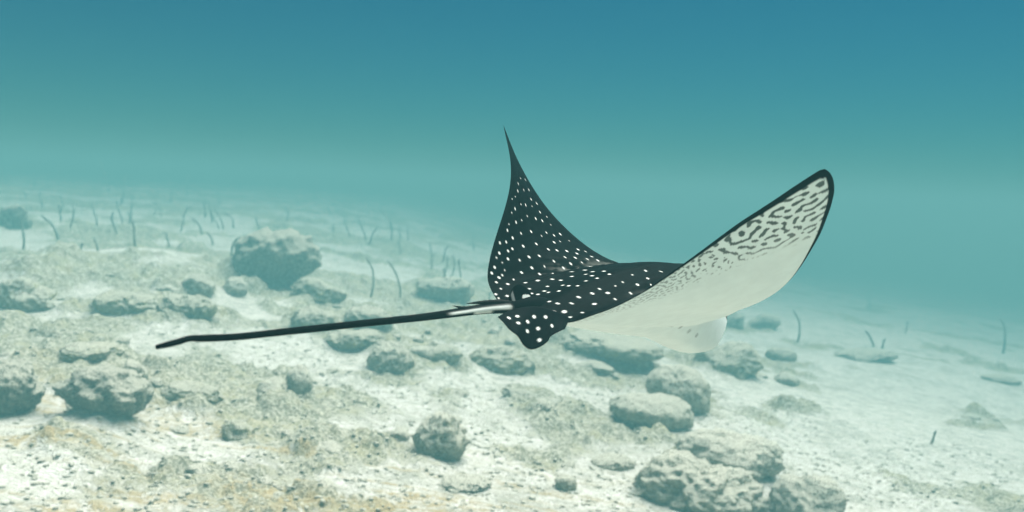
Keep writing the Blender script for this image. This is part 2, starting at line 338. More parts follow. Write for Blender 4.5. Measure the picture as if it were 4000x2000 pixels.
ROCKS = [
# name, x, y, half width, half depth, half height, sink, turn, tilt, seed, level, material, hollow, lumps, roughness, category, label
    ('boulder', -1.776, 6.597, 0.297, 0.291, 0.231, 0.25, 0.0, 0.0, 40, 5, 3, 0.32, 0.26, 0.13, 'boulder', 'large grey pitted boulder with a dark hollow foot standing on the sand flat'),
    ('rock', -1.37, 6.249, 0.192, 0.149, 0.101, 0.55, 0.26, 0.1, 47, 5, 1, 0, 0.26, 0.13, 'rock', 'long oval rock lying just beside the large hollow-footed boulder'),
    ('rock', -1.832, 5.878, 0.076, 0.075, 0.082, 0.55, -0.35, 0, 54, 4, 2, 0, 0.26, 0.13, 'rock', 'small pale rounded rock leaning against the large hollow-footed boulder'),
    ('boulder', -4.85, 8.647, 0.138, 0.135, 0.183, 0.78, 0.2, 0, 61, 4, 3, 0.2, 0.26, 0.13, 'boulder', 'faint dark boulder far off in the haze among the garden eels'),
    ('rock', -2.695, 4.839, 0.143, 0.14, 0.123, 0.78, 0.08, 0, 68, 5, 1, 0.15, 0.26, 0.13, 'rock', 'low turf-covered rock on the crest of the left bank'),
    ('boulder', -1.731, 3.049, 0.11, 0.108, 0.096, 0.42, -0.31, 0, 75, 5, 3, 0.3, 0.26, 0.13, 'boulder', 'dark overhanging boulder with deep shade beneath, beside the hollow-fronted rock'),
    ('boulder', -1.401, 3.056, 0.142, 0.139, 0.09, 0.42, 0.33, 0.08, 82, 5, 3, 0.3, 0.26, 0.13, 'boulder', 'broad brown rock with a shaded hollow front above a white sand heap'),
    ('rock', -1.476, 3.466, 0.054, 0.053, 0.048, 0.78, -0.13, 0, 89, 4, 0, 0, 0.26, 0.13, 'rock', 'knobbly grey rock perched behind the broad hollow-fronted rock'),
    ('rock', -0.884, 3.711, 0.055, 0.054, 0.078, 0.55, -0.15, 0, 96, 4, 2, 0, 0.26, 0.13, 'rock', 'round pale knobbly rock at the edge of a white sand patch'),
    ('rock', -0.98, 3.629, 0.06, 0.059, 0.051, 0.78, 0.34, 0, 103, 4, 0, 0.1, 0.26, 0.13, 'rock', 'squat grey rock touching the round pale knobbly rock'),
    ('boulder', -0.234, 3.28, 0.104, 0.102, 0.103, 0.55, -0.3, 0.15, 110, 5, 0, 0.05, 0.26, 0.13, 'boulder', 'blocky grey boulder with a dark side alone on the open sand'),
    ('rock', 0.956, 4.838, 0.181, 0.177, 0.159, 0.55, 0.06, 0.5, 117, 5, 0, 0.1, 0.13, 0.07, 'rock', 'tilted loaf-shaped grey rock lying above another long rock'),
    ('rock', 0.751, 4.426, 0.22, 0.17, 0.101, 0.55, 0.22, 0.15, 124, 5, 0, 0.12, 0.13, 0.07, 'rock', 'long low grey rock with a pale notch, lying below the tilted loaf-shaped rock'),
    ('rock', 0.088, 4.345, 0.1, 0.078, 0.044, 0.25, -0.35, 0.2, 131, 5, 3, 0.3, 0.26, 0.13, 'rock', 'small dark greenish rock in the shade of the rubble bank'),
    ('boulder', 0.74, 3.236, 0.231, 0.179, 0.128, 0.85, 0.25, 0, 138, 6, 0, 0.05, 0.26, 0.13, 'boulder', 'broad speckled rock crusted with knobs beside a rounded one'),
    ('boulder', 1.112, 3.179, 0.145, 0.112, 0.13, 0.85, 0.02, 0.1, 145, 5, 2, 0.0, 0.26, 0.13, 'boulder', 'rounded speckled rock next to the broad knob-crusted one'),
    ('rock', 0.916, 3.526, 0.198, 0.153, 0.116, 0.85, -0.27, 0.1, 152, 5, 2, 0, 0.26, 0.13, 'rock', 'low smooth-backed pale rock half buried behind the broad knob-crusted one'),
    ('rock', -0.348, 4.78, 0.098, 0.076, 0.066, 0.78, 0.34, 0, 159, 4, 1, 0.25, 0.26, 0.13, 'rock', 'squarish shaded rock on the rubble bank below the tail of the ray'),
    ('rock', -0.606, 4.58, 0.105, 0.103, 0.105, 0.78, -0.19, 0.3, 166, 5, 0, 0.05, 0.26, 0.13, 'rock', 'wedge-shaped grey rock on the rubble bank below the tail of the ray'),
    ('rock', 0.233, 3.149, 0.041, 0.04, 0.036, 0.78, -0.1, 0, 173, 4, 0, 0.1, 0.26, 0.13, 'rock', 'fist-like knobbly rock with a dark foot on the white sand'),
    ('rock', -0.124, 2.973, 0.097, 0.075, 0.033, 0.85, 0.32, 0.05, 180, 5, 2, 0, 0.26, 0.13, 'rock', 'flat pale slab rock sunk in sand by the knobbly fist-like one'),
    ('rock', 0.657, 5.715, 0.316, 0.244, 0.076, 0.78, -0.32, 0.05, 187, 5, 1, 0, 0.26, 0.13, 'rock', 'low tan rubble ledge lying right under the belly of the ray'),
    ('rock', 2.343, 7.516, 0.14, 0.109, 0.082, 0.78, 0.11, 0.1, 194, 4, 0, 0.1, 0.26, 0.13, 'rock', 'small dark rock with a pale top on the right-hand sand slope'),
    ('rock', 1.967, 6.177, 0.086, 0.084, 0.067, 0.78, 0.17, 0.25, 201, 4, 0, 0, 0.26, 0.13, 'rock', 'small dark wedge rock below the pale-topped one on the sand slope'),
    ('rock', 2.796, 9.692, 0.181, 0.14, 0.107, 0.78, -0.34, -0.3, 208, 4, 0, 0.1, 0.26, 0.13, 'rock', 'dark slanting rock seen just past the snout of the ray'),
    ('rock', 2.428, 9.486, 0.103, 0.101, 0.123, 0.78, 0.28, 0, 215, 4, 0, 0, 0.26, 0.13, 'rock', 'round dark rock directly at the snout of the ray'),
    ('rock', 3.325, 8.224, 0.29, 0.224, 0.06, 0.55, -0.04, -0.1, 222, 5, 0, 0.1, 0.26, 0.13, 'rock', 'flat dark ledge rock with eels rising behind it'),
    ('rock', 4.357, 7.75, 0.152, 0.117, 0.049, 0.78, -0.23, 0, 229, 4, 0, 0, 0.26, 0.13, 'rock', 'thin flat rock far down the bare sand slope'),
    ('rock', -0.951, 3.135, 0.051, 0.05, 0.054, 0.78, 0.35, 0, 236, 4, 1, 0, 0.26, 0.13, 'rock', 'upright brown lump at the end of the brown film-covered bank'),
    ('rock', -1.977, 5.596, 0.109, 0.106, 0.08, 0.78, -0.23, 0, 243, 4, 0, 0, 0.26, 0.13, 'rock', 'low hazy rock behind the sand crest, left of the big boulder'),
    ('rock', -0.526, 7.385, 0.238, 0.184, 0.117, 0.78, -0.04, 0, 250, 5, 0, 0, 0.26, 0.13, 'rock', 'broad hazy mound of rock behind the tail spines of the ray'),
    ('rock', -2.61, 4.788, 0.114, 0.111, 0.085, 0.78, 0.29, 0, 257, 5, 0, 0.2, 0.26, 0.13, 'rock', 'craggy grey rock in front of the turf-covered crest rock'),
    ('rock', -2.082, 4.795, 0.165, 0.128, 0.075, 0.78, -0.34, 0.05, 264, 5, 1, 0.1, 0.26, 0.13, 'rock', 'long craggy ledge rock on the left bank'),
    ('rock', -1.779, 4.879, 0.155, 0.12, 0.08, 0.78, 0.17, 0, 271, 5, 1, 0.15, 0.26, 0.13, 'rock', 'ragged low rock at the end of the long craggy ledge'),
    ('rock', -1.129, 5.102, 0.121, 0.094, 0.072, 0.78, 0.12, 0, 278, 5, 1, 0, 0.26, 0.13, 'rock', 'brown turfed rock lying behind the middle of the tail'),
    ('rock', -0.849, 5.188, 0.151, 0.117, 0.09, 0.78, -0.32, 0.1, 285, 5, 0, 0.05, 0.26, 0.13, 'rock', 'humped grey rock behind the tail beside the brown turfed one'),
    ('rock', -1.699, 3.564, 0.115, 0.089, 0.04, 0.78, 0.31, 0, 292, 5, 1, 0, 0.26, 0.13, 'rock', 'brownish-green tuft-covered flat rock near the tip of the tail'),
    ('rock', -1.241, 3.449, 0.119, 0.092, 0.055, 0.78, -0.1, 0, 299, 5, 1, 0, 0.26, 0.13, 'rock', 'rounded brown hump rock in the middle of the rubble bank'),
    ('rock', -0.856, 4.886, 0.148, 0.114, 0.07, 0.78, -0.19, 0, 306, 5, 1, 0.1, 0.26, 0.13, 'rock', 'greenish rock right under the middle of the tail'),
    ('rock', -0.034, 5.061, 0.175, 0.135, 0.104, 0.78, 0.35, 0, 313, 5, 1, 0, 0.26, 0.13, 'rock', 'mustard-tinged algae-covered rock under the pelvic fin'),
    ('rock', 0.529, 5.359, 0.122, 0.094, 0.05, 0.78, -0.27, 0, 320, 4, 0, 0.1, 0.26, 0.13, 'rock', 'thin shaded slab rock on the sand behind the two long rocks'),
    ('rock', 1.499, 6.065, 0.209, 0.162, 0.12, 0.78, 0.02, -0.2, 327, 5, 1, 0, 0.26, 0.13, 'rock', 'yellowish turf-covered rock on the slope under the head of the ray'),
    ('rock', 0.446, 3.536, 0.093, 0.072, 0.039, 0.78, 0.25, 0, 334, 5, 0, 0, 0.13, 0.07, 'rock', 'grey crumbly rock half buried in front of the long low rock'),
]
for (nm, x, y, hw, hd, hh, sink, turn, tilt, seed, lev, mi, und, lump, rough, cat, lab) in ROCKS:
    me = rock_mesh(nm, lev, seed, lump, rough, und, (hw, hd, hh))
    z = float(base_height(np.array([x]), np.array([y]))[0])
    o = mesh_obj(nm, me, M_ROCK[mi]); o.location = (x, y, z + hh * (1 - sink)); o.scale = (hw, hd, hh)
    o.rotation_euler = (0, tilt, turn); tag(o, lab, cat)

# loose cobbles, one object each
rng = np.random.default_rng(5)
cob = [rock_mesh('cobble', 3, 300 + k, 0.30, 0.16) for k in range(9)]
def scatter(n, rng, y0, y1, keep):
    out = []
    while len(out) < n:
        t = rng.uniform(-0.62, 0.62); r_ = y0 * (y1 / y0) ** rng.uniform(0, 1)
        x, y = r_ * math.sin(t), r_ * math.cos(t)
        if rng.uniform() < keep(x, y): out.append((x, y))
    return out
keepf = lambda x, y: float(0.06 + 0.94 * rubble_mask(np.array([x]), np.array([y]))[0])
for k, (x, y) in enumerate(scatter(120, rng, 2.7, 7.5, keepf)):
    s_ = rng.uniform(0.014, 0.028) if rng.uniform() < 0.75 else rng.uniform(0.028, 0.050)
    s_ *= (1 + 0.08 * (y - 2.6))
    z = float(seabed(np.array([x]), np.array([y]))[0][0])
    o = mesh_obj('cobble', cob[k % 9], M_ROCK[2]); fl = rng.uniform(0.5, 0.8)
    o.location = (x, y, z + s_ * fl * 0.05); o.scale = (s_ * rng.uniform(0.9, 1.4), s_ * rng.uniform(0.8, 1.1), s_ * fl)
    o.rotation_euler = (rng.uniform(-0.2, 0.2), rng.uniform(-0.2, 0.2), rng.uniform(0, 6.28))
    tag(o, 'small loose grey coral cobble lying on the rubbly sand', 'cobble', 'loose cobbles on the seabed')

def build_grit():
    keepg = lambda x, y: 0.55
    rng = np.random.default_rng(9); V0, F0 = ico(1); VV, FF = [], []
    pts = np.array(scatter(5200, rng, 2.3, 5.5, keepg))
    z = seabed(pts[:, 0], pts[:, 1])[0]
    for k in range(len(pts)):
        s_ = rng.uniform(0.003, 0.010); v = V0 * (1 + rng.uniform(-0.25, 0.25, (len(V0), 1))) * np.array([s_ * rng.uniform(0.8, 1.9), s_, s_ * 0.65])
        a = rng.uniform(0, 6.28); c_, s2 = math.cos(a), math.sin(a)
        v = np.c_[v[:, 0] * c_ - v[:, 1] * s2, v[:, 0] * s2 + v[:, 1] * c_, v[:, 2]] + (pts[k, 0], pts[k, 1], z[k] + s_ * 0.15)
        VV.append(v); FF.append(F0 + k * len(V0))
    me = np_mesh('coral_grit', np.vstack(VV), tris=np.vstack(FF))
    tag(mesh_obj('coral_grit', me, M_ROCK[2]), 'fine broken coral grit strewn over the sand', 'coral grit', kind='stuff')
build_grit()

# ------------------------------------------------------------------ garden eels
def eel_material():
    mt, n_, b = new_mat('eel_skin')
    pos = nd(n_, 'ShaderNodeTexCoord').outputs['Object']
    n1 = noise_node(n_, pos, 60, 3, 0.6)
    n_.links.new(mixc(n_, maprange(n_, n1, 0.35, 0.65), (0.18, 0.20, 0.18), (0.30, 0.31, 0.27)), b.inputs['Base Color'])
    b.inputs['Roughness'].default_value = 0.5
    return mt
M_EEL = eel_material()
def tube(path, rad, ns=10):
    P = np.asarray(path, float); n = len(P)
    T = np.gradient(P, axis=0); T /= np.linalg.norm(T, axis=1)[:, None]
    ref = np.array([0.3, 1.0, 0.1]); A = np.cross(T, ref); A /= np.linalg.norm(A, axis=1)[:, None]; B_ = np.cross(T, A)
    a = np.linspace(0, 2 * math.pi, ns, endpoint=False)
    r = np.asarray(rad)[:, None, None]
    V = P[:, None] + r * (np.cos(a)[None, :, None] * A[:, None] + np.sin(a)[None, :, None] * B_[:, None])
    i = np.arange(n * ns).reshape(n, ns); j = np.roll(i, -1, 1)
    q = np.stack([i[:-1], j[:-1], j[1:], i[1:]], -1).reshape(-1, 4)
    V = np.vstack([V.reshape(-1, 3), P[:1], P[-1:]]); c0, c1 = n * ns, n * ns + 1
    t = [[c0, j[0, k], i[0, k]] for k in range(ns)] + [[c1, i[-1, k], j[-1, k]] for k in range(ns)]
    return V, q, np.array(t), a
EELS = [
# x, y, height, lean, hook, turn, radius, label or None
    (-4.174, 8.121, 0.221, -0.41, -0.5, 0.0, 0.0123, 'thick dark garden eel bending over strongly beyond the bright sand crest'),
    (-2.77, 6.46, 0.256, 0.15, -0.4, 0.35, 0.0095, 'tall S-curved garden eel standing just behind the bright sand crest'),
    (-3.345, 9.523, 0.196, -0.38, -0.5, -0.09, 0.0105, 'leaning garden eel on the flat to the left of the big boulder'),
    (-3.52, 11.165, 0.193, -0.3, -0.7, -0.32, 0.0106, 'small hook-headed garden eel right behind the big boulder'),
    (-4.421, 9.389, 0.225, -0.06, -0.2, 0.17, 0.0086, None),
    (-7.758, 16.91, 0.62, -0.11, -0.2, 0.28, 0.016, None),
    (-6.155, 13.899, 0.481, 0.13, 0.2, -0.24, 0.0132, None),
    (-5.868, 15.154, 0.387, 0.0, 0, -0.22, 0.0144, None),
    (-4.203, 12.035, 0.288, 0.11, 0.1, 0.3, 0.0114, None),
    (-6.776, 18.307, 0.437, 0.11, 0.2, 0.14, 0.0156, None),
    (-10.098, 19.687, 0.388, -0.05, 0.1, -0.34, 0.0168, None),
    (-11.201, 25.229, 0.581, -0.04, 0, -0.05, 0.0215, None),
    (-10.99, 24.199, 0.62, 0.09, 0.2, 0.35, 0.0207, None),
    (-3.048, 6.498, 0.097, -0.09, -0.3, -0.04, 0.0086, None),
    (-3.167, 6.481, 0.08, 0.17, 0.4, -0.34, 0.0086, None),
    (-7.825, 25.309, 0.499, 0.1, 0.1, 0.13, 0.0216, None),
    (-5.645, 22.556, 0.408, 0.22, 0.2, 0.31, 0.0193, None),
    (-3.409, 16.439, 0.162, -0.2, -0.3, -0.2, 0.0141, None),
    (-2.962, 8.753, 0.123, -0.28, -0.5, -0.25, 0.0095, None),
    (-3.19, 8.222, 0.149, -0.11, -0.1, 0.27, 0.0086, None),
    (-2.447, 12.066, 0.119, 0.07, 0.2, 0.19, 0.0103, None),
    (-9.515, 17.61, 0.261, -0.04, 0.1, -0.32, 0.0134, None),
    (-14.124, 25.472, 0.377, 0.09, 0.1, -0.1, 0.0193, None),
    (-11.843, 24.081, 0.356, 0.04, 0.1, 0.34, 0.0183, None),
    (-5.566, 24.368, 0.561, 0.23, 0.2, 0.01, 0.0185, None),
    (-5.283, 15.86, 0.235, 0.09, 0.2, -0.35, 0.012, None),
    (-4.669, 11.439, 0.08, 0.72, 0.2, 0.08, 0.0087, None),
    (-11.214, 19.561, 0.322, -0.24, -0.3, 0.33, 0.026, None),
    (-1.691, 12.378, 0.432, -0.22, -0.4, -0.16, 0.013, None),
    (-0.892, 11.344, 0.252, 0.17, 0.5, -0.29, 0.0108, None),
    (-4.857, 25.708, 0.447, -0.15, -0.2, 0.23, 0.0195, None),
    (-3.65, 21.379, 0.503, -0.11, -0.1, 0.23, 0.0162, None),
    (-5.054, 22.404, 0.505, 0.12, 0.1, -0.29, 0.017, None),
    (-1.103, 12.094, 0.171, -0.19, 0.1, -0.15, 0.0092, None),
    (-0.609, 13.748, 0.259, 0.04, 0.2, 0.33, 0.0105, None),
    (-1.448, 11.43, 0.189, -0.14, 0.2, 0.07, 0.0087, None),
    (3.526, 25.179, 0.594, 0.05, 0.2, -0.35, 0.0192, None),
    (2.91, 8.87, 0.326, 0.08, -0.5, 0.02, 0.0114, 'long bowed garden eel on the slope past the snout of the ray'),
    (3.846, 9.264, 0.176, -0.45, -0.5, 0.34, 0.0123, 'short dark garden eel rising from the flat dark ledge rock'),
    (3.894, 9.176, 0.109, 0.24, 0.3, -0.11, 0.0114, 'stubby garden eel beside the flat dark ledge rock'),
    (4.905, 10.896, 0.168, 0.09, 0.1, -0.31, 0.0104, 'faint upright garden eel behind the flat dark ledge rock'),
    (5.853, 10.429, 0.446, 0.16, -0.6, 0.19, 0.016, 'broad blurred garden eel leaning over at the far right of the slope'),
    (6.321, 15.575, 0.405, 0.01, 0.1, 0.26, 0.0134, 'pale distant garden eel in the haze above the flat dark ledge rock'),
    (2.367, 4.847, 0.08, 0.3, 0.2, -0.26, 0.0076, 'tiny garden eel head poking from the bare white sand slope'),
]
_r = np.random.default_rng(21)
for _k in range(34):                                        # the rest of the colony, scattered over the flat beyond the bank
    _y = float(_r.uniform(7.0, 13.5)); _x = float(_y * _r.uniform(-0.56, 0.06))
    EELS.append((_x, _y, float(_r.uniform(0.16, 0.34)), float(_r.uniform(-0.4, 0.4)), float(_r.uniform(-0.6, 0.6)), float(_r.uniform(-0.4, 0.4)), float(_r.uniform(0.008, 0.0115)), None))
for (x, y, hgt, lean, hook, turn, rad, lab) in EELS:
    t = np.linspace(0, 1, 15)
    sx = lean * hgt * t ** 1.4 + hook * hgt * np.clip(t - 0.62, 0, 1) ** 1.6 * 2.2 + 0.05 * hgt * np.sin(t * 5 + turn * 3)
    zz = hgt * (t - 0.25 * abs(hook) * np.clip(t - 0.7, 0, 1) ** 2 * 3) - 0.03 * (1 - t)
    r = rad * (1 - 0.25 * t); r[-3:] *= np.array([1.25, 1.15, 0.55])
    V, q, tr, _ = tube(np.c_[sx * math.cos(turn), sx * math.sin(turn), zz], r)
    o = mesh_obj('garden_eel', np_mesh('garden_eel', V, q, tr), M_EEL)
    o.location = (x, y, float(seabed(np.array([x]), np.array([y]), np.array([y * 0.004]))[0][0]))
    tag(o, lab or 'slender dark garden eel standing out of its burrow in the hazy sand flat', 'garden eel', 'garden eels on the sand flat')

# ------------------------------------------------------------------ spotted eagle ray
#@RAY
S_ = 0.55
LE_C = [
    (-1.000, -0.2355, -0.4605, 0.2657),
    (-0.997, -0.2296, -0.4617, 0.2647),
    (-0.992, -0.2203, -0.4632, 0.2618),
    (-0.985, -0.2099, -0.4635, 0.2568),
    (-0.975, -0.1995, -0.4624, 0.2510),
    (-0.960, -0.1863, -0.4596, 0.2430),
    (-0.920, -0.1576, -0.4481, 0.2238),
    (-0.870, -0.1267, -0.4316, 0.2022),
    (-0.810, -0.0901, -0.4104, 0.1775),
    (-0.740, -0.0490, -0.3829, 0.1511),
    (-0.660, -0.0029, -0.3504, 0.1226),
    (-0.580, 0.0409, -0.3158, 0.0963),
    (-0.500, 0.0811, -0.2787, 0.0733),
    (-0.420, 0.1172, -0.2390, 0.0546),
    (-0.350, 0.1459, -0.2032, 0.0407),
    (-0.280, 0.1723, -0.1668, 0.0286),
    (-0.220, 0.1940, -0.1366, 0.0163),
    (-0.160, 0.2220, -0.0900, 0.0060),
    (-0.130, 0.2720, -0.0720, 0.0100),
    (-0.105, 0.3400, -0.0580, -0.0020),
    (-0.075, 0.3920, -0.0400, -0.0200),
    (-0.040, 0.4150, -0.0220, -0.0300),
    (0.000, 0.4200, 0.0000, -0.0340),
    (0.040, 0.4150, 0.0220, -0.0300),
    (0.075, 0.3920, 0.0400, -0.0200),
    (0.105, 0.3400, 0.0580, -0.0020),
    (0.130, 0.2720, 0.0720, 0.0100),
    (0.160, 0.2220, 0.0900, 0.0060),
    (0.210, 0.2080, 0.1000, 0.0300),
    (0.300, 0.1830, 0.1232, 0.0885),
    (0.350, 0.1677, 0.1483, 0.0993),
    (0.420, 0.1477, 0.1821, 0.1183),
    (0.500, 0.1270, 0.2177, 0.1453),
    (0.580, 0.1081, 0.2503, 0.1757),
    (0.660, 0.0912, 0.2798, 0.2087),
    (0.740, 0.0770, 0.3059, 0.2443),
    (0.810, 0.0673, 0.3271, 0.2770),
    (0.870, 0.0614, 0.3452, 0.3060),
    (0.920, 0.0585, 0.3605, 0.3313),
    (0.960, 0.0546, 0.3722, 0.3547),
    (0.975, 0.0520, 0.3764, 0.3651),
    (0.985, 0.0491, 0.3790, 0.3731),
    (0.992, 0.0445, 0.3803, 0.3811),
    (0.997, 0.0402, 0.3810, 0.3878),
    (1.000, 0.0376, 0.3815, 0.3917),
]
TE_C = [
    (-1.000, -0.2355, -0.4605, 0.2657),
    (-0.997, -0.2384, -0.4582, 0.2648),
    (-0.992, -0.2429, -0.4548, 0.2623),
    (-0.985, -0.2474, -0.4509, 0.2583),
    (-0.975, -0.2497, -0.4463, 0.2544),
    (-0.960, -0.2515, -0.4396, 0.2492),
    (-0.920, -0.2527, -0.4222, 0.2365),
    (-0.870, -0.2517, -0.4006, 0.2212),
    (-0.810, -0.2517, -0.3748, 0.2030),
    (-0.740, -0.2536, -0.3450, 0.1817),
    (-0.660, -0.2567, -0.3125, 0.1551),
    (-0.580, -0.2612, -0.2804, 0.1277),
    (-0.500, -0.2670, -0.2479, 0.1003),
    (-0.420, -0.2737, -0.2150, 0.0729),
    (-0.350, -0.2809, -0.1850, 0.0501),
    (-0.280, -0.2897, -0.1530, 0.0301),
    (-0.220, -0.2986, -0.1241, 0.0158),
    (-0.120, -0.3157, -0.0735, -0.0034),
    (-0.050, -0.3350, -0.0280, 0.0020),
    (0.000, -0.3350, 0.0000, 0.0000),
    (0.050, -0.3350, 0.0280, 0.0020),
    (0.120, -0.3230, 0.0643, 0.0215),
    (0.220, -0.3045, 0.1045, 0.0568),
    (0.280, -0.2872, 0.1182, 0.0847),
    (0.350, -0.2633, 0.1310, 0.1177),
    (0.420, -0.2371, 0.1432, 0.1508),
    (0.500, -0.2049, 0.1587, 0.1887),
    (0.580, -0.1717, 0.1785, 0.2267),
    (0.660, -0.1383, 0.2050, 0.2639),
    (0.740, -0.1046, 0.2381, 0.2985),
    (0.810, -0.0738, 0.2711, 0.3258),
    (0.870, -0.0455, 0.3007, 0.3468),
    (0.920, -0.0202, 0.3261, 0.3624),
    (0.960, 0.0038, 0.3481, 0.3718),
    (0.975, 0.0143, 0.3574, 0.3751),
    (0.985, 0.0219, 0.3646, 0.3786),
    (0.992, 0.0288, 0.3718, 0.3838),
    (0.997, 0.0343, 0.3778, 0.3888),
    (1.000, 0.0376, 0.3815, 0.3917),
]
def hermite(tab, u):
    tab = np.asarray(tab, float); t = tab[:, 0]; p = tab[:, 1:]
    d = np.diff(t)[:, None]; sl_ = np.diff(p, axis=0) / d
    mtan = np.vstack([sl_[:1], (sl_[:-1] * d[1:] + sl_[1:] * d[:-1]) / (d[1:] + d[:-1]), sl_[-1:]])
    k = np.clip(np.searchsorted(t, u, side='right') - 1, 0, len(t) - 2)
    h = (t[k + 1] - t[k])[:, None]; x = ((u - t[k])[:, None]) / h
    return ((2 * x**3 - 3 * x**2 + 1) * p[k] + (x**3 - 2 * x**2 + x) * h * mtan[k] + (-2 * x**3 + 3 * x**2) * p[k + 1] + (x**3 - x**2) * h * mtan[k + 1])
def blur(a, k):
    kk = np.exp(-np.linspace(-2, 2, 2 * k + 1) ** 2); kk /= kk.sum()
    return np.stack([np.convolve(np.pad(a[:, i], k, mode='edge'), kk, 'valid') for i in range(a.shape[1])], 1)
def ray_surface(nu=521, nt=190):
    """disc of the ray: returns u, t, top and bottom grids in the body frame (x forward, y left, z up)"""
    q = np.linspace(-1, 1, nu); u = np.sign(q) * np.abs(q) ** 1.12
    t = np.linspace(0, 1, nt); t = 0.75 * t + 0.25 * (0.5 - 0.5 * np.cos(math.pi * t))
    LE = hermite(LE_C, u); TE = hermite(TE_C, u); C = LE - TE; mid = blur(0.5 * (LE + TE), 12)
    T = np.gradient(mid, axis=0); N = np.cross(blur(C, 12), T); N /= np.linalg.norm(N, axis=1)[:, None] + 1e-9
    N = blur(N, 16); N /= np.linalg.norm(N, axis=1)[:, None] + 1e-9
    ch = np.linalg.norm(C, axis=1); au = np.abs(u)
    c = 1 - t
    prof = 5 * (0.2969 * np.sqrt(c) - 0.126 * c - 0.3516 * c**2 + 0.2843 * c**3 - 0.1036 * c**4)
    thick = ch * np.interp(au, [0, 0.15, 0.3, 0.6, 1], [0.09, 0.09, 0.075, 0.045, 0.03])
    ya = au * S_
    gt = np.exp(-(ya / 0.088) ** 2.3); gb = np.exp(-(ya / 0.100) ** 2.2)
    pt = t ** 0.85 * (1 - t) ** 0.42; pt /= pt.max()
    pb = t ** 0.80 * (1 - t) ** 0.33; pb /= pb.max()
    head = sstep(0.70, 0.80, t) * (1 - sstep(0.90, 1.0, t))
    base = TE[:, None] + C[:, None] * t[None, :, None]
    top = thick[:, None] * prof[None] + 0.096 * gt[:, None] * pt[None] + 0.010 * np.exp(-(ya / 0.05) ** 4)[:, None] * head[None]
    bot = 0.6 * thick[:, None] * prof[None] + 0.012 * gb[:, None] * pb[None]
    bot = bot + 0.034 * np.exp(-(ya / 0.062) ** 4)[:, None] * (sstep(0.55, 0.85, t) * (1 - sstep(0.93, 1.0, t)) ** 0.5)[None]
    # wings flex a little between the edges
    camb = -0.035 * (ch * sstep(0.2, 0.5, au))[:, None] * (4 * t * (1 - t))[None]
    U = np.array([0, 0, 1.0]); wz = (1 - sstep(0.12, 0.30, au))[:, None]
    D = N * (1 - wz) + U * wz; D /= np.linalg.norm(D, axis=1)[:, None]
    return u, t, base + D[:, None] * (top + camb)[..., None], base + D[:, None] * (camb - bot)[..., None]
